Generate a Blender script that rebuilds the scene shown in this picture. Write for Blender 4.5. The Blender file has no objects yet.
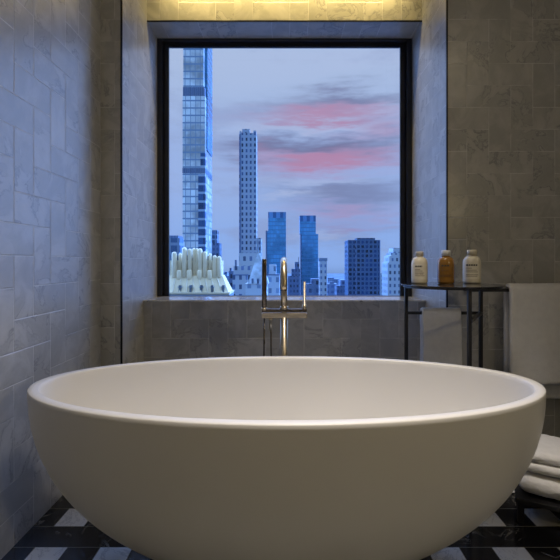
import bpy, bmesh, math, random
from mathutils import Vector, Matrix, noise as mnoise
random.seed(4)
R = math.radians
PI = math.pi
S = bpy.context.scene
COL = S.collection
F = 415.0; CX = 286.0; CY = 262.0; EYE = 1.0       # focal length in px, principal point, eye height

# ------------------------------------------------------------------ camera
cd = bpy.data.cameras.new('camera'); cam = bpy.data.objects.new('camera', cd); COL.objects.link(cam)
cam.location = (0, 0, EYE); cam.rotation_euler = (R(90), 0, 0)
cd.sensor_width = 36; cd.lens = F / 560 * 36
cd.shift_x = -6 / 560; cd.shift_y = -18 / 560
cd.clip_start = 0.05; cd.clip_end = 30000
S.camera = cam
S.view_settings.view_transform = 'Standard'; S.view_settings.look = 'None'
S.view_settings.gamma = 1; S.view_settings.use_curve_mapping = False
S.view_settings.exposure = 0.0

# ------------------------------------------------------------------ node helpers
class NT:
    def __init__(s, tree): s.t = tree; s.n = tree.nodes; s.l = tree.links
    def new(s, kind, **kw):
        n = s.n.new(kind)
        for k, v in kw.items(): setattr(n, k, v)
        return n
    def set(s, sock, v):
        if isinstance(v, bpy.types.NodeSocket): s.l.new(v, sock)
        elif v is not None: sock.default_value = v
    def m(s, op, a, b=None, c=None, clamp=False):
        n = s.new('ShaderNodeMath', operation=op); n.use_clamp = clamp
        s.set(n.inputs[0], a); s.set(n.inputs[1], b); s.set(n.inputs[2], c)
        return n.outputs[0]
    def mix(s, f, a, b, blend='MIX'):
        n = s.new('ShaderNodeMix', data_type='RGBA', blend_type=blend)
        s.set(n.inputs[0], f)
        s.set(n.inputs[6], a if isinstance(a, bpy.types.NodeSocket) else (*a, 1))
        s.set(n.inputs[7], b if isinstance(b, bpy.types.NodeSocket) else (*b, 1))
        return n.outputs[2]
    def rng(s, v, a, b, c=0.0, d=1.0, smooth=True):
        n = s.new('ShaderNodeMapRange', interpolation_type='SMOOTHSTEP' if smooth else 'LINEAR')
        s.set(n.inputs[0], v); s.set(n.inputs[1], a); s.set(n.inputs[2], b); s.set(n.inputs[3], c); s.set(n.inputs[4], d)
        return n.outputs[0]
    def noise(s, vec, scale, detail=2, rough=.5, dist=0, w=None):
        n = s.new('ShaderNodeTexNoise', noise_dimensions='4D' if w is not None else '3D')
        s.set(n.inputs['Vector'], vec); s.set(n.inputs['Scale'], scale); s.set(n.inputs['Detail'], detail)
        s.set(n.inputs['Roughness'], rough); s.set(n.inputs['Distortion'], dist)
        if w is not None: s.set(n.inputs['W'], w)
        return n.outputs[0]
    def comb(s, x, y, z):
        n = s.new('ShaderNodeCombineXYZ')
        for i, v in enumerate((x, y, z)): s.set(n.inputs[i], v)
        return n.outputs[0]
    def sep(s, v):
        n = s.new('ShaderNodeSeparateXYZ'); s.set(n.inputs[0], v); return n.outputs

# ------------------------------------------------------------------ world: dusk sky
W = bpy.data.worlds.new('dusk_sky'); S.world = W; W.use_nodes = True
w = NT(W.node_tree); w.n.clear()
tc = w.new('ShaderNodeTexCoord'); gx, gy, gz = w.sep(tc.outputs['Generated'])
def pdir(px, py):
    v = Vector((px - CX, F, CY - py)).normalized(); return v.x, v.z
warp = w.noise(w.comb(w.m('MULTIPLY', gx, 2.5), gy, w.m('MULTIPLY', gz, 14)), 2.2, 5, .6)
warp2 = w.noise(w.comb(w.m('MULTIPLY', gx, 2), w.m('ADD', gy, 4), w.m('MULTIPLY', gz, 22)), 3.0, 6, .65)
zx = w.m('ADD', gx, w.m('MULTIPLY', w.m('SUBTRACT', warp2, .5), .22))
zz = w.m('ADD', gz, w.m('MULTIPLY', w.m('SUBTRACT', warp, .5), .13))
def blob(px, py, sx, sy, amp):
    x0, z0 = pdir(px, py)
    a = w.m('POWER', w.m('MULTIPLY', w.m('SUBTRACT', zx, x0), F / sx), 2)
    b = w.m('POWER', w.m('MULTIPLY', w.m('SUBTRACT', zz, z0), F / sy), 2)
    return w.m('MULTIPLY', w.m('EXPONENT', w.m('MULTIPLY', w.m('ADD', a, b), -1)), amp)
def total(bl):
    t = bl[0]
    for b in bl[1:]: t = w.m('ADD', t, b)
    return w.m('MINIMUM', t, 1.0)
LOW = (.27, .44, .84); MID = (.34, .47, .79); HIGH = (.43, .54, .76)
base = w.mix(w.rng(gz, 0.0, .22), LOW, MID)
base = w.mix(w.rng(gz, .2, .46), base, HIGH)
soft = w.rng(w.noise(w.comb(w.m('MULTIPLY', gx, 3), gy, w.m('MULTIPLY', gz, 9)), 1.7, 5, .6), .48, .68, 0, .45)
base = w.mix(soft, base, (.27, .33, .56))
greyc = total([blob(348, 102, 62, 9, .85), blob(328, 147, 80, 10, 1.0), blob(350, 196, 65, 14, .75), blob(345, 228, 60, 10, .35), blob(255, 150, 30, 10, .4)])
base = w.mix(greyc, base, (.175, .20, .36))
pink = total([blob(325, 116, 52, 7, .9), blob(380, 128, 32, 7, .5), blob(312, 164, 45, 10, 1.0), blob(355, 158, 45, 7, .45), blob(345, 212, 50, 6, .45), blob(258, 152, 10, 8, .3), blob(352, 226, 35, 4, .35)])
base = w.mix(w.m('MULTIPLY', pink, .9), base, (.48, .245, .40))
lite = total([blob(300, 127, 70, 5, .6), blob(315, 183, 55, 5, .5), blob(290, 198, 30, 3, .6), blob(320, 232, 30, 3, .4), blob(330, 60, 120, 14, .35)])
base = w.mix(lite, base, (.47, .55, .78))
haze = w.rng(gz, -.05, .0)
base = w.mix(haze, (.16, .27, .52), base)
# unseen sky above, beside and behind: added blue boost to light recess, walls, city
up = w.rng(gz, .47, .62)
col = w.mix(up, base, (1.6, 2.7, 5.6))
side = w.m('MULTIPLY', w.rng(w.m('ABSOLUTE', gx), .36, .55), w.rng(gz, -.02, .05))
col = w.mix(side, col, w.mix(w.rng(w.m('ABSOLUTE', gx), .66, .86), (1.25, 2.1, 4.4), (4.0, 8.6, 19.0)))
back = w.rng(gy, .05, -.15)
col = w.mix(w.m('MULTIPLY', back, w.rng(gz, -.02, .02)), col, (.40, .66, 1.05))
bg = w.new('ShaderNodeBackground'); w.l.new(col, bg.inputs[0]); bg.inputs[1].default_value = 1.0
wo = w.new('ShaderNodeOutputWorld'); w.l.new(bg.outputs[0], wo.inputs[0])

# ------------------------------------------------------------------ lights of the room
def area(name, loc, rot, sx, sy, power, color, spread=180, portal=False):
    l = bpy.data.lights.new(name, 'AREA'); l.shape = 'RECTANGLE'; l.size = sx; l.size_y = sy
    l.energy = power; l.color = color; l.spread = R(spread)
    o = bpy.data.objects.new(name, l); COL.objects.link(o); o.location = loc; o.rotation_euler = [R(a) for a in rot]
    if portal: l.cycles.is_portal = True
    return o
area('window_portal', (-.01, 2.79, 1.62), (-90, 0, 0), 1.6, 1.66, 1, (1, 1, 1), portal=True)
area('tub_ceiling_lamp', (.2, 1.15, 2.84), (0, 0, 0), .4, .3, 8.5, (1, .90, .80), spread=66)
area('room_ceiling_lamp', (1.5, .2, 2.90), (0, 0, 0), .25, .25, 4, (1, .84, .58))
area('mirror_lamp', (1.66, -.35, 1.6), (0, 90, 0), .12, .25, 9.5, (1, .80, .42))
area('cove_strip_lamp', (-.01, 2.44, 2.80), (24, 0, 0), 1.45, .03, 6, (1, .74, .27), spread=105)

# ------------------------------------------------------------------ mesh helpers
def obj(name, bm, mat, parent=None, smooth=False):
    me = bpy.data.meshes.new(name); bmesh.ops.recalc_face_normals(bm, faces=bm.faces); bm.to_mesh(me); bm.free()
    if smooth:
        for p in me.polygons: p.use_smooth = True
    o = bpy.data.objects.new(name, me); COL.objects.link(o)
    me.materials.append(mat)
    if parent: o.parent = parent; o.matrix_parent_inverse = Matrix.Translation(-Vector(parent.location)) if not parent.rotation_euler.z else parent.matrix_basis.inverted()
    return o
def tag(o, label, cat, group=None, kind=None):
    o['label'] = label; o['category'] = cat
    if group: o['group'] = group
    if kind: o['kind'] = kind
    return o
def thing(name, label, cat, loc, group=None):
    o = bpy.data.objects.new(name, None); COL.objects.link(o); o.location = loc; o.empty_display_size = .1
    return tag(o, label, cat, group)
def struct(name, bm, mat, parent=None, smooth=False):
    o = obj(name, bm, mat, parent, smooth); o['kind'] = 'structure'; return o
def box(bm, x0, x1, y0, y1, z0, z1, bev=0.0, seg=2):
    b = bmesh.new()
    bmesh.ops.create_cube(b, size=1)
    for v in b.verts:
        v.co = Vector(((x0 + x1) / 2 + v.co.x * (x1 - x0), (y0 + y1) / 2 + v.co.y * (y1 - y0), (z0 + z1) / 2 + v.co.z * (z1 - z0)))
    if bev: bmesh.ops.bevel(b, geom=b.edges[:], offset=bev, segments=seg, profile=.5, affect='EDGES')
    return merge(bm, b)
def merge(bm, b):
    me = bpy.data.meshes.new('tmp'); b.to_mesh(me); b.free(); bm.from_mesh(me); bpy.data.meshes.remove(me); return bm
def BOX(*a, **k): return box(bmesh.new(), *a, **k)
def tube(bm, pts, r, seg=14, cap=True):
    pts = [Vector(p) for p in pts]; rings = []
    rr = r if isinstance(r, (list, tuple)) else [r] * len(pts)
    t0 = (pts[1] - pts[0]).normalized()
    n = t0.orthogonal().normalized()
    for i, p in enumerate(pts):
        if i == 0: t = t0
        elif i == len(pts) - 1: t = (pts[-1] - pts[-2]).normalized()
        else: t = ((pts[i] - pts[i - 1]).normalized() + (pts[i + 1] - pts[i]).normalized()).normalized()
        n = (n - t * n.dot(t)).normalized(); b = t.cross(n)
        rings.append([bm.verts.new(p + (n * math.cos(2 * PI * k / seg) + b * math.sin(2 * PI * k / seg)) * rr[i]) for k in range(seg)])
    for a, c in zip(rings, rings[1:]):
        for k in range(seg): bm.faces.new((a[k], a[(k + 1) % seg], c[(k + 1) % seg], c[k]))
    if cap: bm.faces.new(rings[0][::-1]); bm.faces.new(rings[-1])
    return bm
def lathe(bm, c, prof, seg=32, a=1, b=1):
    """prof: list of (radius, z); elliptical if a,b given"""
    rings = []
    for r, z in prof:
        if r < 1e-6: rings.append([bm.verts.new((c[0], c[1], c[2] + z))])
        else: rings.append([bm.verts.new((c[0] + r * a * math.cos(2 * PI * k / seg), c[1] + r * b * math.sin(2 * PI * k / seg), c[2] + z)) for k in range(seg)])
    for p, q in zip(rings, rings[1:]):
        for k in range(seg):
            k2 = (k + 1) % seg
            if len(p) == 1 and len(q) == 1: continue
            if len(p) == 1: bm.faces.new((p[0], q[k2], q[k]))
            elif len(q) == 1: bm.faces.new((p[k], p[k2], q[0]))
            else: bm.faces.new((p[k], p[k2], q[k2], q[k]))
    return bm

# ------------------------------------------------------------------ materials
def pmat(name, col, rough=.5, metal=0, spec=.5, **kw):
    m = bpy.data.materials.new(name); m.use_nodes = True; t = NT(m.node_tree)
    b = t.n['Principled BSDF']; b.inputs['Base Color'].default_value = (*col, 1); b.inputs['Roughness'].default_value = rough
    b.inputs['Metallic'].default_value = metal; b.inputs['Specular IOR Level'].default_value = spec
    for k, v in kw.items(): b.inputs[k.replace('_', ' ')].default_value = v
    return m, t, b
def simple(name, col, rough=.5, metal=0, spec=.5, var=.08, scale=20, **kw):
    m, t, b = pmat(name, col, rough, metal, spec, **kw)
    tc = t.new('ShaderNodeTexCoord'); n = t.noise(tc.outputs['Object'], scale, 3)
    f = t.rng(n, .3, .7)
    t.l.new(t.mix(f, [c * (1 - var) for c in col], [min(1, c * (1 + var)) for c in col]), b.inputs['Base Color'])
    t.l.new(t.rng(n, .3, .7, max(0, rough - .05), min(1, rough + .05)), b.inputs['Roughness'])
    return m
TP = .1137
def marble(name, ax, ay, ou, ov, base=(.47, .47, .46), rough=.28, seed=0.0, vein=1.0):
    m, t, b = pmat(name, base, rough, 0, .5)
    geo = t.new('ShaderNodeNewGeometry'); P = t.sep(geo.outputs['Position'])
    u = t.m('DIVIDE', t.m('SUBTRACT', P[ax], ou), TP); v = t.m('DIVIDE', t.m('SUBTRACT', P[ay], ov), TP)
    i = t.m('FLOOR', u); j = t.m('FLOOR', v); fu = t.m('SUBTRACT', u, i); fv = t.m('SUBTRACT', v, j)
    k = t.m('FLOORED_MODULO', t.m('SUBTRACT', i, j), 4)
    eq = lambda n: t.m('COMPARE', k, float(n), .5)
    k0, k1, k2, k3 = eq(0), eq(1), eq(2), eq(3)
    dl = t.m('ADD', fu, k1); dr = t.m('ADD', t.m('SUBTRACT', 1.0, fu), k0)
    db = t.m('ADD', fv, k2); dt = t.m('ADD', t.m('SUBTRACT', 1.0, fv), k3)
    d = t.m('MINIMUM', t.m('MINIMUM', dl, dr), t.m('MINIMUM', db, dt))
    ident = t.comb(t.m('SUBTRACT', i, k1), t.m('SUBTRACT', j, k2), seed)
    wn = t.new('ShaderNodeTexWhiteNoise', noise_dimensions='3D'); t.l.new(ident, wn.inputs['Vector'])
    rnd = wn.outputs['Value']
    pos = geo.outputs['Position']
    n1 = t.noise(pos, 5.5, 6, .62, 1.3, w=t.m('MULTIPLY', rnd, 9.0))
    n2 = t.noise(pos, 2.2, 3, .5, .3, w=t.m('MULTIPLY', rnd, 5.0))
    vn = t.rng(t.m('ABSOLUTE', t.m('SUBTRACT', n1, .5)), .0, .028, 1, 0)
    vn = t.m('MULTIPLY', vn, t.rng(n2, .46, .60))
    soft = t.rng(n1, .35, .7)
    c = t.mix(soft, [x * .82 for x in base], [min(1, x * 1.14) for x in base])
    c = t.mix(t.m('MULTIPLY', rnd, .28), c, [x * .78 for x in base])
    c = t.mix(t.m('MULTIPLY', vn, .75 * vein), c, (.13, .13, .15))
    patch = t.rng(t.noise(pos, 9, 2, w=3.3), .42, .56)
    gl = t.rng(d, .008, .020, 1, 0)
    c = t.mix(t.m('MULTIPLY', gl, t.m('MULTIPLY_ADD', patch, .55, .12)), c, (.74, .73, .70))
    t.l.new(c, b.inputs['Base Color'])
    h = t.m('ADD', t.rng(d, .0, .03, 0, 1), t.m('MULTIPLY', n1, .12))
    bp = t.new('ShaderNodeBump'); bp.inputs['Strength'].default_value = .35; bp.inputs['Distance'].default_value = .003
    t.l.new(h, bp.inputs['Height']); t.l.new(bp.outputs[0], b.inputs['Normal'])
    return m
M_wallx = marble('marble_tiles_side', 1, 2, 2.144, .0, seed=1.0, vein=.65)               # walls that run along y
M_wally = marble('marble_tiles_back', 0, 2, .0245, -.020, seed=2.0, vein=.7, base=(.47, .46, .42))
M_niche = marble('marble_tiles_niche', 0, 2, -.006, .772, seed=3.0, vein=.55, base=(.46, .455, .45))
M_sill = marble('marble_sill', 0, 1, -.7, 2.0, seed=4.0, base=(.60, .60, .60), rough=.12)

def floor_mat():
    m, t, b = pmat('black_and_white_floor', (.1, .1, .1), .14, 0, .5)
    geo = t.new('ShaderNodeNewGeometry'); P = t.sep(geo.outputs['Position']); pos = geo.outputs['Position']
    Q = .2285
    def cell(a, o):
        q = t.m('DIVIDE', t.m('SUBTRACT', a, o), Q); return t.m('SUBTRACT', q, t.m('FLOOR', q)), q
    fu, qu = cell(P[0], .722); fv, qv = cell(P[1], 1.3425)
    inw = t.m('MULTIPLY', t.m('LESS_THAN', fu, .49), t.m('LESS_THAN', fv, .49))
    n1 = t.noise(pos, 7, 6, .62, 1.4); vn = t.rng(t.m('ABSOLUTE', t.m('SUBTRACT', n1, .5)), 0, .02, 1, 0)
    msk = t.rng(t.noise(pos, 4, 2), .5, .62)
    white = t.mix(t.m('MULTIPLY', vn, .5), (.62, .62, .60), (.25, .25, .27))
    black = t.mix(t.m('MULTIPLY', vn, t.m('MULTIPLY', msk, .6)), (.012, .012, .014), (.32, .31, .28))
    c = t.mix(inw, black, white)
    # thin joints along the square edges
    def near(f, v): return t.m('LESS_THAN', t.m('ABSOLUTE', t.m('SUBTRACT', f, v)), .006)
    j = t.m('MAXIMUM', t.m('MAXIMUM', near(fv, .49), near(fv, .994)), t.m('MULTIPLY', t.m('MAXIMUM', near(fu, .49), near(fu, .994)), t.m('LESS_THAN', fv, .5)))
    c = t.mix(t.m('MULTIPLY', j, .55), c, (.30, .29, .25))
    t.l.new(c, b.inputs['Base Color'])
    return m
M_floor = floor_mat()
M_plaster = simple('warm_plaster', (.62, .60, .56), .7)
M_tub = simple('matt_stone_white', (.70, .685, .66), .42, var=.015, scale=3)
M_black = simple('black_metal', (.012, .012, .014), .38, 0, .5)
M_frame = simple('dark_window_metal', (.010, .012, .022), .34, 0, .6, var=.0)
M_trim = simple('dark_corner_profile', (.02, .02, .022), .4, .5)
M_sheen = simple('black_gloss_lacquer', (.02, .02, .022), .12, 0, .5)
M_brass = simple('brushed_nickel', (.55, .47, .34), .34, 1.0, var=.05)
M_dnick = simple('dark_brushed_nickel', (.15, .125, .095), .3, 1.0, var=.05)
M_cream = simple('cream_plastic', (.70, .64, .50), .4)
M_label = simple('cream_label', (.76, .71, .58), .6)
M_caps = simple('cap_beige', (.55, .50, .42), .45)
M_capw = simple('cap_white', (.75, .76, .76), .4)
M_capc = simple('cap_cream', (.72, .66, .52), .45)
M_ink = simple('print_ink', (.05, .045, .04), .6)
M_ink2 = simple('faint_print_ink', (.32, .27, .19), .6)
M_inkb = simple('brown_print', (.16, .07, .015), .6)
M_amber = simple('amber_plastic', (.33, .16, .03), .18, 0, .5, var=.1, Transmission_Weight=.15)
def towel_mat():
    m, t, b = pmat('white_terry', (.58, .575, .56), .95, 0, .1, Sheen_Weight=.3)
    tc = t.new('ShaderNodeTexCoord'); o = tc.outputs['Object']
    n = t.noise(o, 420, 2, .7); n2 = t.noise(o, 38, 4, .6)
    s = t.m('ADD', n, t.m('MULTIPLY', n2, 1.4))
    bp = t.new('ShaderNodeBump'); bp.inputs['Strength'].default_value = .7; bp.inputs['Distance'].default_value = .004
    t.l.new(s, bp.inputs['Height']); t.l.new(bp.outputs[0], b.inputs['Normal'])
    t.l.new(t.mix(t.rng(n2, .35, .65), (.86, .85, .84), (.90, .89, .88)), b.inputs['Base Color'])
    return m
M_towel = towel_mat()
def glass_mat():
    m = bpy.data.materials.new('window_glass'); m.use_nodes = True; t = NT(m.node_tree); t.n.clear()
    tr = t.new('ShaderNodeBsdfTransparent'); tr.inputs[0].default_value = (.97, .98, 1, 1)
    gl = t.new('ShaderNodeBsdfGlossy'); gl.inputs['Roughness'].default_value = .02; gl.inputs['Color'].default_value = (.9, .93, 1, 1)
    fr = t.new('ShaderNodeFresnel'); fr.inputs[0].default_value = 1.25
    mx = t.new('ShaderNodeMixShader'); t.l.new(fr.outputs[0], mx.inputs[0]); t.l.new(tr.outputs[0], mx.inputs[1]); t.l.new(gl.outputs[0], mx.inputs[2])
    o = t.new('ShaderNodeOutputMaterial'); t.l.new(mx.outputs[0], o.inputs[0]); return m
M_glass = glass_mat()

# ------------------------------------------------------------------ the room shell
XL, XR = -.958, 1.75
YA, YB, YH, YC = 2.144, 2.485, 2.545, 2.743
NL, NR = -.852, .834          # sides of the window recess
ZS, ZH = .772, 2.478          # sill, header underside
CEIL = 2.95; YK = -2.6
WO = 2.83                     # outer face of the wall
struct('floor', BOX(XL - .12, XR + .12, YK - .12, YB + .1, -.06, 0), M_floor)
struct('ceiling', BOX(XL - .12, XR + .12, YK - .12, WO, CEIL, CEIL + .08), M_plaster)
struct('wall_left', BOX(XL - .12, XL, YK, YA, 0, CEIL), M_wallx)
struct('wall_right', BOX(XR, XR + .12, YK, YA, 0, CEIL), M_wallx)
struct('wall_rear', BOX(XL - .12, XR + .12, YK - .12, YK, 0, CEIL), M_plaster)
# back wall around the recess: jamb blocks whose inner faces are the recess reveals
def block(name, x0, x1, inner):
    o = struct(name, BOX(x0, x1, YA, WO, 0, CEIL), M_wally)
    o.data.materials.append(M_wallx)
    for p in o.data.polygons:
        if abs(p.normal.x) > .9: p.material_index = 1
    return o
block('wall_back_left', XL - .12, NL, 1); block('wall_back_right', NR, XR + .12, 0)
struct('wall_under_window', box(BOX(NL, NR, YB, YC, 0, ZS - .012), NL, NR, YC, WO, 0, ZS - .030), M_niche)
struct('trim_1', BOX(NL, NR, YB - .004, YC, ZS - .012, ZS, bev=.002, seg=1), M_sill)
hd = struct('wall_over_window', BOX(NL, NR, YH, WO, ZH, CEIL), M_wally)
for k, (xx, nm) in enumerate(((NL, 'trim_2'), (NR, 'trim_3'))):
    s = 1 if k == 0 else -1
    struct(nm, BOX(min(xx - s * .002, xx + s * .006), max(xx - s * .002, xx + s * .006), YA - .003, YA + .006, 0, CEIL), M_trim)
struct('trim_4', BOX(NL, NR, YH - .003, YH + .004, ZH - .005, ZH + .002), M_trim)

# window: outer frame, inner sash, one pane
bm = bmesh.new()
fx0, fx1, fz1 = NL, NR, ZH
WX0, WX1, WZ1 = -.853, .833, 1 + (262 - 38.5) / F * YC
def ring(bm, x0, x1, z0, z1, wd, wb, y0, y1, bev=.002):
    box(bm, x0, x0 + wd, y0, y1, z0, z1, bev, 1); box(bm, x1 - wd, x1, y0, y1, z0, z1, bev, 1)
    box(bm, x0 + wd, x1 - wd, y0, y1, z1 - wd, z1, bev, 1); box(bm, x0 + wd, x1 - wd, y0, y1, z0, z0 + wb, bev, 1)
    return bm
win = struct('window_1', ring(bmesh.new(), WX0, WX1, ZS - .030, WZ1 + .02, .034, .031, YC, YC + .08), M_frame)
sash = struct('window_sash', ring(bmesh.new(), WX0 + .034, WX1 - .034, ZS - .030, WZ1 - .0045, .034, .031, YC + .035, YC + .055), M_frame, win)
struct('glass_pane', BOX(WX0 + .064, WX1 - .064, YC + .042, YC + .050, ZS - .003, WZ1 - .034), M_glass, win)

# ------------------------------------------------------------------ bathtub
TA, TB, TYC, TZ = .85, .379, 1.41, .595
def prof_out(n=40):
    o = []
    for q in range(n + 1):
        z = TZ * (q / n); t = 1 - z / TZ
        o.append((.2 + .8 * max(0, 1 - t ** 2.2) ** (1 / 1.75), z))
    return o
def ell_ring(bm, a, b, z, seg=128):
    return [bm.verts.new((a * math.cos(2 * PI * k / seg), b * math.sin(2 * PI * k / seg), z)) for k in range(seg)]
tub = thing('bathtub', 'large white oval freestanding egg-shaped stone bathtub in front of the window', 'bathtub', (.002, TYC, 0))
bm = bmesh.new(); rings = []
po = [p for p in prof_out() ]
for s, z in po[:-1]:
    rings.append(ell_ring(bm, TA * s, TB * s, z))
rings.append(ell_ring(bm, TA - .0005, TB - .0005, TZ - .003)); rings.append(ell_ring(bm, TA - .003, TB - .003, TZ))
RW = .034
rings.append(ell_ring(bm, TA - RW + .004, TB - RW + .003, TZ)); rings.append(ell_ring(bm, TA - RW, TB - RW, TZ - .004))
for q in range(1, 31):
    t = q / 30; depth = .43
    zz_ = TZ - .004 - depth * t
    s = max(.0, 1 - t ** 2.5) ** (1 / 1.9) * .80 + .20
    rings.append(ell_ring(bm, (TA - RW) * s, (TB - RW) * s, zz_))
rings.append(ell_ring(bm, .03, .03, TZ - .004 - .436))
for a_, c_ in zip(rings, rings[1:]):
    for k in range(128): bm.faces.new((a_[k], a_[(k + 1) % 128], c_[(k + 1) % 128], c_[k]))
bm.faces.new(rings[0]); bm.faces.new(rings[-1])
tb = obj('tub_shell', bm, M_tub, None, True); tb.parent = tub
bm = lathe(bmesh.new(), (0, 0, TZ - .440), [(0, .004), (.026, .004), (.03, .0), (.026, -.006), (0, -.006)], 32)
dr = obj('drain_cap', bm, M_brass, None, True); dr.parent = tub

# ------------------------------------------------------------------ floor-standing tub tap
FY = 1.95; FX = -.009
tap = thing('bath_tap', 'freestanding brushed metal bath tap with gooseneck spout behind the tub', 'tap', (FX, FY, 0))
def tobj(name, bm, mat, par=tap, smooth=True):
    o = obj(name, bm, mat, None, smooth); o.parent = par; return o
tobj('floor_flange', lathe(bmesh.new(), (0, 0, 0), [(0, 0), (.045, 0), (.045, .008), (.02, .012), (0, .012)], 32), M_brass)
tobj('column', tube(bmesh.new(), [(0, 0, .01), (0, 0, .74)], .0165, 24), M_brass)
tobj('crossbar', box(bmesh.new(), -.106, .108, -.016, .016, .737, .761, .004), M_brass, smooth=False)
tobj('mixer_body', box(bmesh.new(), -.104, .106, -.010, .014, .765, .780, .003), M_dnick, smooth=False)
bm = bmesh.new()
tube(bm, [(0, 0, .759), (0, 0, .767)], .012, 20)
tobj('body_collar', bm, M_brass)
pts = [(0, 0, .778), (0, 0, .85), (0, 0, .90)] + [(0, -.105 + .105 * math.cos(PI * q / 20), .902 + .105 * math.sin(PI * q / 20)) for q in range(1, 21)] + [(0, -.21, .885)]
sp = tobj('spout', tube(bmesh.new(), pts, .0152, 24), M_brass)
tobj('aerator', tube(bmesh.new(), [(0, -.21, .886), (0, -.21, .879)], .0125, 20), M_dnick, sp)
tobj('spout_collar', tube(bmesh.new(), [(0, 0, .778), (0, 0, .792)], .019, 24), M_brass)
hs = tobj('hand_shower', tube(bmesh.new(), [(-.093, 0, .782), (-.093, 0, .79), (-.093, 0, 1.010), (-.093, 0, 1.014)], [.008, .0115, .0115, .010], 20), M_dnick)
tobj('shower_holder', tube(bmesh.new(), [(-.093, 0, .774), (-.093, 0, .786)], .0135, 20), M_brass)
lv = tobj('lever_handle', tube(bmesh.new(), [(.096, 0, .775), (.096, 0, .799), (.096, 0, .800), (.096, 0, .908)], [.011, .011, .0066, .0066], 16), M_brass)
tobj('hose_connector', tube(bmesh.new(), [(-.062, 0, .738), (-.062, 0, .725), (-.062, 0, .724), (-.062, 0, .700), (-.062, 0, .672)], [.010, .010, .007, .0075, .0055], 16), M_brass)
hp = []
for q in range(41):
    t = q / 40; ang = PI * t
    x = -.0775 - .0155 * math.cos(ang) * -1 if False else -.062 - (.031) * (1 - math.cos(ang)) / 2
    z = .74 - .58 * math.sin(ang) ** .55 if 0 < t < 1 else .737
    hp.append((x + .008 * math.sin(2 * ang), .0 + .004 * math.sin(ang), z))
tobj('shower_hose', tube(bmesh.new(), hp, .0042, 10), M_dnick)

# ------------------------------------------------------------------ round side table beside the tub
TXC, TYR = .756, 1.9; TTOP = .898; LR = .205
tab = thing('side_table', 'round black three-legged metal table holding bottles at right of the window', 'side table', (TXC, TYR, 0))
def taobj(name, bm, mat, smooth=False, par=tab):
    o = obj(name, bm, mat, None, smooth); o.parent = par; return o
taobj('tabletop', lathe(bmesh.new(), (0, 0, TTOP - .006), [(0, 0), (.221, 0), (.222, .001), (.222, .005), (.221, .006), (0, .006)], 96), M_sheen)
angs = [R(148), R(-92), R(28)]; LP = [(LR * math.cos(a), LR * math.sin(a)) for a in angs]
ringp = [(LR * math.cos(2 * PI * k / 64), LR * math.sin(2 * PI * k / 64), TTOP - .018) for k in range(65)]
bm = bmesh.new()
rr_ = []
for k in range(64):
    a = 2 * PI * k / 64
    rr_.append([bm.verts.new(((LR + dx) * math.cos(a), (LR + dx) * math.sin(a), TTOP - .006 + dz)) for dx, dz in ((-.006, 0), (.006, 0), (.006, -.008), (-.006, -.008))])
for k in range(64):
    a_, b_ = rr_[k], rr_[(k + 1) % 64]
    for e in range(4): bm.faces.new((a_[e], a_[(e + 1) % 4], b_[(e + 1) % 4], b_[e]))
taobj('rim_ring', bm, M_black)
for p in LP:
    b = bmesh.new(); box(b, p[0] - .0078, p[0] + .0078, p[1] - .0078, p[1] + .0078, .0, TTOP - .010, .0015, 1)
    taobj('leg', b, M_black)
def bar(p, q, z, h=.007):
    b = bmesh.new(); a = Vector((p[0], p[1], z)); c = Vector((q[0], q[1], z)); d = (c - a).normalized(); n = Vector((-d.y, d.x, 0))
    vs = []
    for e in (a, c):
        vs.append([b.verts.new(e + n * h * s1 + Vector((0, 0, h * s2))) for s1, s2 in ((-1, -1), (1, -1), (1, 1), (-1, 1))])
    for k in range(4): b.faces.new((vs[0][k], vs[0][(k + 1) % 4], vs[1][(k + 1) % 4], vs[1][k]))
    b.faces.new(vs[0]); b.faces.new(vs[1]); return b
RZ = .7545
taobj('rail', bar(LP[0], LP[2], RZ), M_black); taobj('rail', bar(LP[1], LP[2], RZ), M_black)
taobj('rail', bar(LP[0], LP[2], .09), M_black); taobj('rail', bar(LP[1], LP[2], .09), M_black)

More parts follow.
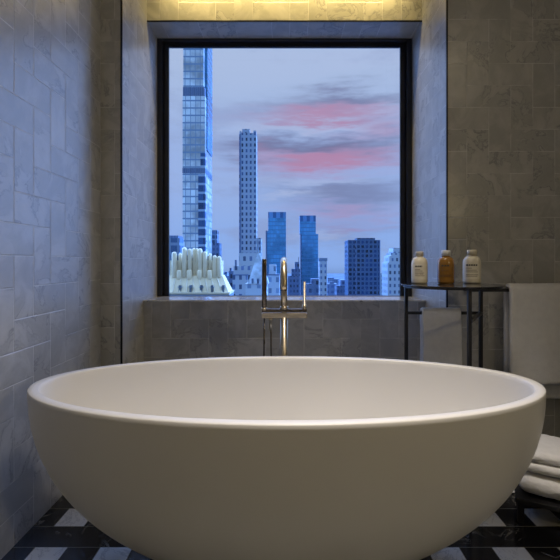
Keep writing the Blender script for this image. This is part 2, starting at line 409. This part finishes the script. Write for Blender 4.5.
# bottles
def bottle(name, label, x, y, r, h, ch, cr, mat, mcap, lines, mi, body_label=True):
    t = thing(name, label, 'bottle', (x, y, TTOP), 'toiletry bottles on the round black table')
    def add(n, bm, m, sm=True):
        o = obj(n, bm, m, None, sm); o.parent = t; return o
    bh = h - ch; P = [(0, 0), (r * .86, 0), (r * .96, .004), (r, .012)]
    P += [(r, bh * .70)]
    for q in range(1, 9):
        a = q / 8 * PI / 2; P.append((cr * .9 + (r - cr * .9) * math.cos(a), bh * .70 + (bh * .26) * math.sin(a)))
    P += [(cr * .9, bh), (0, bh)]
    add('bottle_body', lathe(bmesh.new(), (0, 0, 0), P, 40), mat)
    c = add('cap', lathe(bmesh.new(), (0, 0, bh), [(0, .0), (cr, .0), (cr, ch - .002), (cr - .002, ch), (0, ch)], 32), mcap)
    # print on the front: rows of small curved strips
    def strip(z, hh, a0, a1, rad):
        b = bmesh.new(); n = 10; lo = []; hi = []
        for q in range(n + 1):
            a = R(-90 + a0 + (a1 - a0) * q / n)
            lo.append(b.verts.new((rad * math.cos(a), rad * math.sin(a), z))); hi.append(b.verts.new((rad * math.cos(a), rad * math.sin(a), z + hh)))
        for q in range(n): b.faces.new((lo[q], lo[q + 1], hi[q + 1], hi[q]))
        return b
    if body_label:
        add('label', strip(bh * .16, bh * .54, -62, 62, r + .0006), M_label)
    hb = bmesh.new()
    z0, segs = lines[0]
    for a0, a1 in segs: merge(hb, strip(bh * z0, bh * .055, a0, a1, r + .0011))
    add('printed_heading', hb, M_ink)
    tb_ = bmesh.new()
    for z0, segs in lines[1:]:
        for a0, a1 in segs: merge(tb_, strip(bh * z0, bh * .022, a0, a1, r + .0011))
    add('printed_text', tb_, mi)
    yaw = math.atan2(-x, y)      # label turned to face the tub
    t.rotation_euler.z = yaw
    return t
ft = lambda z, segs: (z, segs)
bottle('shampoo_bottle', 'cream bottle with beige cap, leftmost of the three on the round table', .632, 1.965, .037, .152, .022, .0185, M_cream, M_caps,
       [ft(.60, [(-30, -17), (-14, -4), (-1, 10), (13, 18)]), ft(.50, [(-32, 5)]), ft(.45, [(-32, 20)]), ft(.38, [(-32, 30), ]), ft(.34, [(-32, -5), (0, 26)]), ft(.28, [(-32, 36)])], M_ink2)
bottle('body_oil_bottle', 'amber brown bottle with white cap between two cream bottles', .757, 1.965, .038, .157, .026, .0205, M_amber, M_capw,
       [ft(.62, [(-30, -14), (-10, 4), (8, 20)]), ft(.46, [(-32, 18)]), ft(.30, [(-40, 42)]), ft(.26, [(-40, 30)])], M_inkb, body_label=False)
bottle('conditioner_bottle', 'cream bottle with cream cap, rightmost of the three on the round table', .889, 1.985, .0405, .160, .025, .022, M_cream, M_capc,
       [ft(.62, [(-38, -22), (-19, -8), (-5, 6), (9, 20), (23, 34)]), ft(.53, [(-38, 0)]), ft(.46, [(-38, 30)]), ft(.40, [(-38, 38)]), ft(.30, [(-38, 40)]), ft(.25, [(-38, 34)])], M_ink2)

# ------------------------------------------------------------------ towels
def fuzz(bm, amp, sc):
    for v in bm.verts:
        n = mnoise.noise_vector(v.co * sc + Vector((3, 7, 1))); v.co += n * amp
def drape(length, path, th, nl=40, amp=.002, flare=0.0, wav=0.0):
    """a towel folded over a bar. path: centre line (s, z) from front hem over the bar to back hem. length along local x"""
    # densify
    P = [Vector((p[0], 0, p[1])) for p in path]; D = []
    for a, b in zip(P, P[1:]):
        n = max(1, int((b - a).length / .012))
        for q in range(n): D.append(a.lerp(b, q / n))
    D.append(P[-1])
    out = []; inn = []
    for i, p in enumerate(D):
        t = (D[min(i + 1, len(D) - 1)] - D[max(i - 1, 0)]).normalized(); n = Vector((-t.z, 0, t.x))
        out.append(p + n * th / 2); inn.append(p - n * th / 2)
    e0 = D[0] + (D[0] - D[1]).normalized() * th * .35; e1 = D[-1] + (D[-1] - D[-2]).normalized() * th * .35
    loop = [e0] + out + [e1] + inn[::-1]
    bm = bmesh.new(); rings = []
    for k in range(nl + 1):
        x = length * (k / nl - .5); e = min(k, nl - k) / nl; shrink = 1 if 0 < k < nl else .55
        ring_ = []
        for q, p in enumerate(loop):
            c = D[min(max((q - 1) if q <= len(out) else (2 * len(out) + 1 - q), 0), len(D) - 1)]
            pp = c + (p - c) * shrink
            drop = max(0.0, path[0][1] * 0 + D[len(D) // 2].z - pp.z)
            xx = x * (1 + flare * drop)
            yy = pp.x + wav * math.sin(x * 34 + 1) * drop
            ring_.append(bm.verts.new((xx, yy, pp.z)))
        rings.append(ring_)
    m = len(loop)
    for a, b in zip(rings, rings[1:]):
        for q in range(m): bm.faces.new((a[q], a[(q + 1) % m], b[(q + 1) % m], b[q]))
    bm.faces.new(rings[0][::-1]); bm.faces.new(rings[-1])
    fuzz(bm, amp, 60); fuzz(bm, amp * 1.6, 13)
    return bm
def arcpath(r, ztop, zf, zb):
    pts = [(-r - .001, zf), (-r, ztop - r - .02)]
    for q in range(0, 9):
        a = PI - PI * q / 8; pts.append((r * math.cos(a), ztop - r + r * math.sin(a)))
    pts += [(r, ztop - r - .02), (r + .001, zb)]
    return pts
def towel(name, label, cat, loc, rz, bm, group=None):
    o = obj(name, bm, M_towel, None, True); o.location = loc; o.rotation_euler.z = rz
    return tag(o, label, cat, group)
# hand towel over the table's rail
g1 = Vector((TXC + LP[0][0], TYR + LP[0][1])); g3 = Vector((TXC + LP[2][0], TYR + LP[2][1])); dv = (g3 - g1).normalized()
mid = g1 + dv * .164
hz = RZ + .0085
towel('hand_towel', 'small white hand towel hanging on the lower rail of the round table', 'towel', (mid.x, mid.y, 0), math.atan2(dv.y, dv.x),
      drape(.185, arcpath(.0165, hz + .0115, .40, .43), .011, amp=.0012, flare=.02, wav=.02))
# towel bar on the wall with the bath towel
BY, BZ = 2.068, .860
tbar = thing('towel_bar', 'black wall-mounted towel bar carrying the large bath towel', 'towel bar', (1.25, YA, BZ))
def tbo(n, b):
    o = obj(n, b, M_black, None); o.parent = tbar
tbo('bar', box(bmesh.new(), .915 - 1.25, 1.62 - 1.25, BY - YA - .008, BY - YA + .008, -.008, .008, .0015, 1))
for xx in (.925, 1.61): 
    tbo('bracket', box(bmesh.new(), xx - 1.25 - .008, xx - 1.25 + .008, BY - YA, 0, -.008, .008))
towel('bath_towel', 'large white bath towel draped over the wall bar at right', 'towel', (1.335, BY, 0), 0,
      drape(.47, arcpath(.0265, .884, .405, .315), .022, nl=70, amp=.0016, wav=.015))

# low bench with folded towels at right, turned towards the tub
BA = R(-28); BR = Matrix.Rotation(BA, 3, 'Z')
b0 = Vector((.905, 1.600, 0))         # left front corner
bench = thing('low_bench', 'low black bench beside the tub holding two folded towels', 'bench', (b0.x, b0.y, 0))
bench.rotation_euler.z = BA
def bo(n, b):
    o = obj(n, b, M_black, None); o.parent = bench
bo('bench_top', box(bmesh.new(), -.02, .60, -.02, .29, .078, .096, .003))
for x_ in (.0, .58):
    for y_ in (.0, .27): bo('leg', box(bmesh.new(), x_ - .012, x_ + .012, y_ - .012, y_ + .012, 0, .078))
def folded(name, label, z0, hs, L, D_, off):
    bm = bmesh.new(); z = z0
    for lay, th in enumerate(hs):
        zc = z + th / 2; r = th / 2 * .99; sec = []; z += th * .985
        for q in range(17):
            a = PI / 2 + PI * q / 16; sec.append((r + r * math.cos(a) + lay * .006, zc + r * math.sin(a)))
        ns = 14
        for q in range(1, ns): sec.append((r + (D_ - 2 * r) * q / ns, zc - r))
        for q in range(17):
            a = -PI / 2 + PI * q / 16; sec.append((D_ - r + r * math.cos(a), zc + r * math.sin(a)))
        for q in range(1, ns): sec.append((D_ - r - (D_ - 2 * r) * q / ns, zc + r * (1 + .05 * math.sin(PI * q / ns))))
        n = 60; rings = []
        for k in range(n + 1):
            x = L * k / n; e = min(k, n - k); sh = (.35, .74, .90, .97, 1)[min(e, 4)]
            rings.append([bm.verts.new((x + lay * .004, D_ / 2 + (s[0] - D_ / 2) * (1 - (1 - sh) * .08), zc + (s[1] - zc) * sh)) for s in sec])
        m = len(sec)
        for a, b in zip(rings, rings[1:]):
            for q in range(m): bm.faces.new((a[q], a[(q + 1) % m], b[(q + 1) % m], b[q]))
        bm.faces.new(rings[0][::-1]); bm.faces.new(rings[-1])
    fuzz(bm, .0025, 70); fuzz(bm, .004, 16)
    o = obj(name, bm, M_towel, None, True); o.location = b0 + BR @ Vector(off); o.rotation_euler.z = BA
    return tag(o, label, 'towel', 'folded towels on the low bench')
folded('folded_towel', 'thick folded white towel lying directly on the low black bench', .100, (.083,), .54, .25, (-.005, .0, 0))
folded('folded_towel', 'folded white towel on top of the other one on the bench', .189, (.037, .044), .53, .235, (.0, .008, 0))

# ------------------------------------------------------------------ the city outside; distance haze put into bluish masonry and roof colours
GZ = -150.0
def px(x, d): return (x - CX) / F * d
def pz(y, d): return EYE + (CY - y) / F * d
def facade(name, wall, glass, fw, fh, tx=.5, tz=.55, rough=.5, grough=.25, var=.5, gspec=.5, vary=0.0):
    m, t, b = pmat(name, wall, rough, 0, .3)
    geo = t.new('ShaderNodeNewGeometry'); P = t.sep(geo.outputs['Position'])
    u = t.m('DIVIDE', t.m('ADD', P[0], P[1]), fw); v = t.m('DIVIDE', P[2], fh)
    iu, iv = t.m('FLOOR', u), t.m('FLOOR', v); fu, fv = t.m('SUBTRACT', u, iu), t.m('SUBTRACT', v, iv)
    w_ = t.m('MULTIPLY', t.m('LESS_THAN', t.m('ABSOLUTE', t.m('SUBTRACT', fu, .5)), tx / 2), t.m('LESS_THAN', t.m('ABSOLUTE', t.m('SUBTRACT', fv, .5)), tz / 2))
    wn = t.new('ShaderNodeTexWhiteNoise', noise_dimensions='2D'); t.l.new(t.comb(iu, iv, 0), wn.inputs['Vector'])
    g = t.mix(wn.outputs['Value'], [c * (1 - var) for c in glass], [min(1, c * (1 + var)) for c in glass])
    if vary:
        big = t.rng(t.noise(geo.outputs['Position'], vary, 4, .6), .42, .6)
        g = t.mix(big, g, [c * .45 for c in glass])
    up_ = t.m('GREATER_THAN', t.sep(geo.outputs['Normal'])[2], .5)
    w_ = t.m('MULTIPLY', w_, t.m('SUBTRACT', 1.0, up_))
    t.l.new(t.mix(w_, wall, g), b.inputs['Base Color'])
    t.l.new(t.m('ADD', t.m('MULTIPLY', w_, grough - rough), rough), b.inputs['Roughness'])
    return m
C_glass = facade('tower_glass', (.20, .30, .44), (.70, .78, .84), 5.5, 8, .88, .80, .5, .2, .22, vary=.02)
C_glassd = facade('tower_dark_glass', (.30, .42, .58), (.03, .09, .22), 40, 9.5, 1.0, .74, .5, .3, .4)
C_band = facade('tower_plant_floor', (.16, .22, .34), (.09, .14, .25), 2.2, 30, .5, .9, .6, .6, .2)
C_slim = facade('slim_tower', (.36, .41, .48), (.05, .08, .16), 5.2, 7.2, .42, .55, .6, .3, .6)
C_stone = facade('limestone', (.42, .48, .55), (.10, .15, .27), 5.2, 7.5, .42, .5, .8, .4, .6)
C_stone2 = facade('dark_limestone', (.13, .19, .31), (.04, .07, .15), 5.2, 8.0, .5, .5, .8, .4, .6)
C_blue = facade('blue_mirror_glass', (.06, .20, .37), (.10, .34, .58), 5.5, 7.5, .94, .80, .5, .2, .14, vary=.012)
C_crown = facade('glass_fins', (.05, .14, .30), (.12, .28, .52), 13, 200, .55, 1, .5, .3, .1)
C_glassb = facade('muted_block_glass', (.20, .28, .40), (.06, .13, .26), 6, 7, .8, .7, .5, .3, .5)
C_dark = facade('dark_grid_tower', (.075, .13, .23), (.012, .035, .10), 5.6, 6.2, .62, .60, .6, .3, .7)
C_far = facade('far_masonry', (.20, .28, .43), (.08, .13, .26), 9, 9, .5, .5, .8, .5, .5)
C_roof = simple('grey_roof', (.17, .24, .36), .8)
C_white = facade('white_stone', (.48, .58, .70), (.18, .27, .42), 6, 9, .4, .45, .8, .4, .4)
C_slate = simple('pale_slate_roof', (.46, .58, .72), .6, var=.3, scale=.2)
C_cream = simple('cream_glazed_terracotta', (.88, .76, .54), .6, var=.06, scale=.3)
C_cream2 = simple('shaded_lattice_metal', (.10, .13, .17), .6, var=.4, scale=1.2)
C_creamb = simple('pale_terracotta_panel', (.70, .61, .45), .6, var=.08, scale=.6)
C_lead = simple('blue_grey_lead', (.16, .25, .38), .5)
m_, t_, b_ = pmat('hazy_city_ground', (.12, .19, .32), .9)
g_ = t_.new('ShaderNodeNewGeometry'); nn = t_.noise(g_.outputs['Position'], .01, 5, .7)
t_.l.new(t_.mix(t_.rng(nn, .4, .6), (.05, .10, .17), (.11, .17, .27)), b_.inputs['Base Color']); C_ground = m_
struct('ground', BOX(-6000, 6000, 60, 5400, GZ - 2, GZ), C_ground)

def bld(name, label, d, parts, cat='building'):
    """parts: (name, x0, x1, ytop, ybottom or None for ground, depth, dy, material); pixel extents of the face seen at distance d+dy"""
    cx = sum(px((p[1] + p[2]) / 2, d) for p in parts[:1])
    root = thing(name, label, cat, (cx, d, GZ))
    for (n, x0, x1, yt, yb, dep, dy, mat) in parts:
        dd = d + dy
        b = bmesh.new(); z0 = GZ if yb is None else pz(yb, dd)
        box(b, px(x0, dd) - cx, px(x1, dd) - cx, dy, dy + dep, z0 - GZ, pz(yt, dd) - GZ)
        o = obj(n, b, mat, None); o.parent = root
    return root, cx
def padd(root, n, b, mat, smooth=False):
    o = obj(n, b, mat, None, smooth); o.parent = root; return o
# glass supertall at left
bld('glass_skyscraper', 'tallest pale blue glass skyscraper rising past the window top at left', 450, [
    ('tower_shaft', 182.6, 205, 96, None, 42, 0, C_glass), ('plant_floor_band', 182.9, 204.6, 87, 96, 41, .6, C_band), ('upper_shaft', 183.3, 203.4, 20, 87, 41, .6, C_glass),
    ('plant_floor_band', 182.4, 205.2, 168, 173, 42.4, -.5, C_band), ('dark_bay', 198.2, 205.1, 174, 258, 6, -.4, C_glassd),
    ('dark_bay', 200.4, 205.1, 153, 167.5, 6, -.4, C_glassd), ('side_spine', 204.0, 207.5, 20, 150, 30, 8, C_blue)])
bld('dark_glass_block', 'dark blue glass block stepping out behind the tall glass skyscraper', 620, [
    ('lower_block', 205, 219.5, 243, None, 20, 0, C_stone2), ('upper_block', 205, 217, 230, 243, 18, 2, C_glassb)])
bld('curved_glass_block', 'low blue glass building at far left behind the cream crown', 300, [('block', 160, 179.5, 238, None, 12, 0, C_glassb), ('roof_plant', 168, 178, 235.5, 238, 15, 5, C_band)])
# slim tower
bld('slim_stone_tower', 'slim grey tower with punched windows standing alone left of centre', 520, [
    ('shaft', 239.4, 256.2, 133, None, 21, 0, C_slim), ('crown_block', 242.2, 249.6, 129, 133, 9, 1, C_slim), ('crown_fin', 239.6, 241.3, 131, 133, 6, 0, C_slim),
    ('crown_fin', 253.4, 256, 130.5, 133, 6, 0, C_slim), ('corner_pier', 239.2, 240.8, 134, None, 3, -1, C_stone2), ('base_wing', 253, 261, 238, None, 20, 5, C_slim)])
bld('stepped_stone_building', 'grey limestone building stepping up beneath the slim tower', 330, [
    ('lower_block', 232.5, 247.5, 275, None, 25, 0, C_stone), ('middle_block', 233.5, 263, 266, None, 22, 4, C_stone), ('upper_block', 239, 259, 253, None, 18, 8, C_stone), ('rooftop_turret', 234.8, 236.4, 260, 266, 3, 6, C_stone2),
    ('cornice', 232, 248, 274.4, 275.4, 26, -.5, C_stone2)])
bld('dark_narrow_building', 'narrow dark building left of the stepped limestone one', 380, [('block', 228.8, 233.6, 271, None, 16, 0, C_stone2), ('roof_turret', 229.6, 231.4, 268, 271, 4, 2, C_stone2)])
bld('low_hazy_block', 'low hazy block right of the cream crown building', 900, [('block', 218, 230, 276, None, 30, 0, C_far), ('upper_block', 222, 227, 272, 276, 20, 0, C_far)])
# white building with pyramid roof
d = 260; root, cx = bld('pyramid_roof_building', 'white stone building with a tall pale pyramid roof behind the hand shower', d, [('block', 245.5, 266.5, 284.5, None, 16, 0, C_white), ('cornice', 245, 267, 283.8, 285, 16.6, -.4, C_stone)])
b = bmesh.new(); x0, x1 = px(247.5, d) - cx, px(268.5, d) - cx; z0, z1 = pz(284, d) - GZ, pz(250, d) - GZ; y0, y1 = 0.5, 13.5
c0 = [b.verts.new(v) for v in ((x0, y0, z0), (x1, y0, z0), (x1, y1, z0), (x0, y1, z0))]; ap = b.verts.new((px(258.5, d + 7) - cx, 7, z1))
for k in range(4): b.faces.new((c0[k], c0[(k + 1) % 4], ap))
b.faces.new(c0[::-1]); pr = padd(root, 'pyramid_roof', b, C_slate)
for xx, yy, zz2 in ((258, 1.2, 281), (252.5, 1.2, 281)):
    b = box(bmesh.new(), px(xx - 1, d) - cx, px(xx + 1, d) - cx, yy - 1, yy + 2, pz(zz2 + 2.6, d) - GZ, pz(zz2 - 2.5, d) - GZ); padd(root, 'dormer', b, C_stone2)
b = tube(bmesh.new(), [(px(258.5, d + 7) - cx, 7, z1 - 1), (px(258.5, d + 7) - cx, 7, z1 + 2)], .25, 6); padd(root, 'finial', b, C_lead)
# twin mirror towers
for (lab, a0, a1, yt, b0_, b1_, ys, dd) in (('left of the two blue mirrored twin towers, directly behind the spout', 268.2, 286, 212, 266, 286, 231, 760), ('right of the two blue mirrored twin towers, clear of the spout', 299.8, 315.8, 215.5, 300.6, 318.2, 234, 800)):
    bld('mirror_glass_tower', lab, dd, [('lower_shaft', b0_, b1_, ys, None, 30, 0, C_blue), ('upper_shaft', a0, a1, yt + 6, ys, 26, 2, C_blue),
        ('finned_crown', a0, a1, yt, yt + 6, 26, 2, C_crown), ('corner_fin', b0_ - .3, b0_ + 1.0, ys - .5, None, 3, -1, C_stone2)])
bld('white_corner_building', 'pale stone building between hand shower and spout below the mirrored tower', 340, [('block', 267.5, 279.5, 275, None, 18, 0, C_white), ('attic_block', 269, 276, 264.5, 275, 12, 2, C_white), ('cornice', 267.2, 279.8, 274.2, 275.4, 18, -.4, C_stone2)])
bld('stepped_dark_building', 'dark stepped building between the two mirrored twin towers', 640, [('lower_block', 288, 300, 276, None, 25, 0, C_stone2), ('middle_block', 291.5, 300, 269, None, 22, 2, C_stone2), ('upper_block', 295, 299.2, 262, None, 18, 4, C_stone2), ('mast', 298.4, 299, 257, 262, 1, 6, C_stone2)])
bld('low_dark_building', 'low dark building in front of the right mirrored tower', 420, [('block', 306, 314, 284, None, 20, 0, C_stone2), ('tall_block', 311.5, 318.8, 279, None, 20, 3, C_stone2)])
bld('grey_slab_building', 'narrow pale grey slab just right of the mirrored twin towers', 520, [('shaft', 319.6, 327, 261, None, 18, 0, C_stone), ('roof_cap', 319.2, 327.4, 258, 261, 18.6, -.3, C_roof)])
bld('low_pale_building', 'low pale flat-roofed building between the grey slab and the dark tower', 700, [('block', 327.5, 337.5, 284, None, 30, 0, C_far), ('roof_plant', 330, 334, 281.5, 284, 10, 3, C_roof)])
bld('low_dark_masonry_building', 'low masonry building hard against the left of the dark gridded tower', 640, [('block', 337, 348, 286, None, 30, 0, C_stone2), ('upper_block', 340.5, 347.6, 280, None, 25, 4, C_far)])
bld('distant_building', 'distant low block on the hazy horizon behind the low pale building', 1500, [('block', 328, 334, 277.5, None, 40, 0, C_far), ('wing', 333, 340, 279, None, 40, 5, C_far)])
bld('dark_grid_tower', 'dark square office tower with gridded windows at right', 560, [('shaft', 348.2, 380, 240, None, 34, 0, C_dark), ('roof_plant', 357, 375, 238, 240, 20, 4, C_dark),
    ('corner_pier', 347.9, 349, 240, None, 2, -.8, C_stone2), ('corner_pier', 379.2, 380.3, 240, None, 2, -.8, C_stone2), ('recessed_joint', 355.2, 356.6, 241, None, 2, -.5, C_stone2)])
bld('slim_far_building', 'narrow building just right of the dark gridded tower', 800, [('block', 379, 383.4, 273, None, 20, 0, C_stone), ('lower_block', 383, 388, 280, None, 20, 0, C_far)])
bld('stepped_pale_tower', 'pale stepped stone tower at the right edge of the window', 480, [('lower_shaft', 387.6, 410, 262.5, None, 28, 0, C_stone), ('middle_shaft', 389.2, 410, 256, None, 24, 2, C_stone), ('upper_shaft', 391, 410, 253, None, 22, 3, C_stone), ('crown', 393.2, 410, 248, None, 20, 4, C_stone)])
# the cream crown of the nearest building
d = 120; root = thing('terracotta_crown_building', 'nearest building outside with cream fluted columns forming its crown', 'building', (px(197, d), d, GZ))
cx = px(197, d)
X = lambda v: px(160 + v / 7, d) - cx
Z = lambda v: pz(230 + v / 7, d) - GZ
padd(root, 'lower_tower', box(bmesh.new(), X(20), X(485), 0, 10, 0, Z(452)), C_lead)
b = bmesh.new()
lo = [b.verts.new(v) for v in ((X(20), .2, Z(452)), (X(485), .2, Z(452)), (X(485), 10, Z(452)), (X(20), 10, Z(452)))]
hi = [b.verts.new(v) for v in ((X(30), 3.4, Z(322)), (X(425), 3.4, Z(322)), (X(425), 8, Z(322)), (X(30), 8, Z(322)))]
for k in range(4): b.faces.new((lo[k], lo[(k + 1) % 4], hi[(k + 1) % 4], hi[k]))
b.faces.new(lo[::-1]); b.faces.new(hi); padd(root, 'sloping_base', b, C_cream)
padd(root, 'parapet_band', box(bmesh.new(), X(18), X(489), -.4, 10.2, Z(446), Z(436)), C_creamb)
padd(root, 'panel_wall', box(bmesh.new(), X(40), X(415), 4.2, 8, Z(330), Z(212)), C_creamb)
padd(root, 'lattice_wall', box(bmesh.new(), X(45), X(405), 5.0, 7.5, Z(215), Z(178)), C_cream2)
def finpart(xc, wpx, yt, yf=3.4):
    r = wpx / 7 / F * d / 2; b = bmesh.new(); zt = Z(yt); zb = Z(335)
    prof = [(0, zb), (r, zb), (r, zt - r)] + [(r * math.cos(PI / 2 * q / 6), zt - r + r * math.sin(PI / 2 * q / 6)) for q in range(1, 7)]
    lathe(b, (X(xc), yf, 0), prof, 16); padd(root, 'crown_column', b, C_cream, True)
for xc, wp, yt in ((78, 36, 150), (115, 24, 160), (151, 36, 118), (189, 30, 128), (214, 22, 122), (236, 24, 124), (264, 34, 126), (299, 34, 148), (331, 22, 160), (369, 32, 176), (401, 34, 182)):
    finpart(xc, wp, yt, 3.4 if wp > 25 else 4.4)
for xc in (115, 187, 262, 335):
    b = bmesh.new(); r = 20 / 7 / F * d
    lathe(b, (X(xc), 3.2, Z(330)), [(0, -1.2), (r * .7, -1.0), (r, 0), (r, 1.6), (r * .8, 2.0), (0, 2.0)], 14); padd(root, 'scalloped_bracket', b, C_cream, True)
for xc in (135, 210, 285, 362, 440):
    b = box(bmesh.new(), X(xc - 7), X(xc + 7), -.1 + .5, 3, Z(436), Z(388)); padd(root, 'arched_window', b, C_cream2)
    b = box(bmesh.new(), X(xc - 14), X(xc + 14), .2, 3, Z(402), Z(398)); padd(root, 'window_sill', b, C_lead)
for q in range(1, 9):
    xa = 45 + q * 42
    b = bmesh.new(); tube(b, [(X(20 + (xa - 30) / 395 * 465), .15, Z(440)), (X(xa), 3.35, Z(325))], .25, 6); padd(root, 'roof_rib', b, C_creamb)
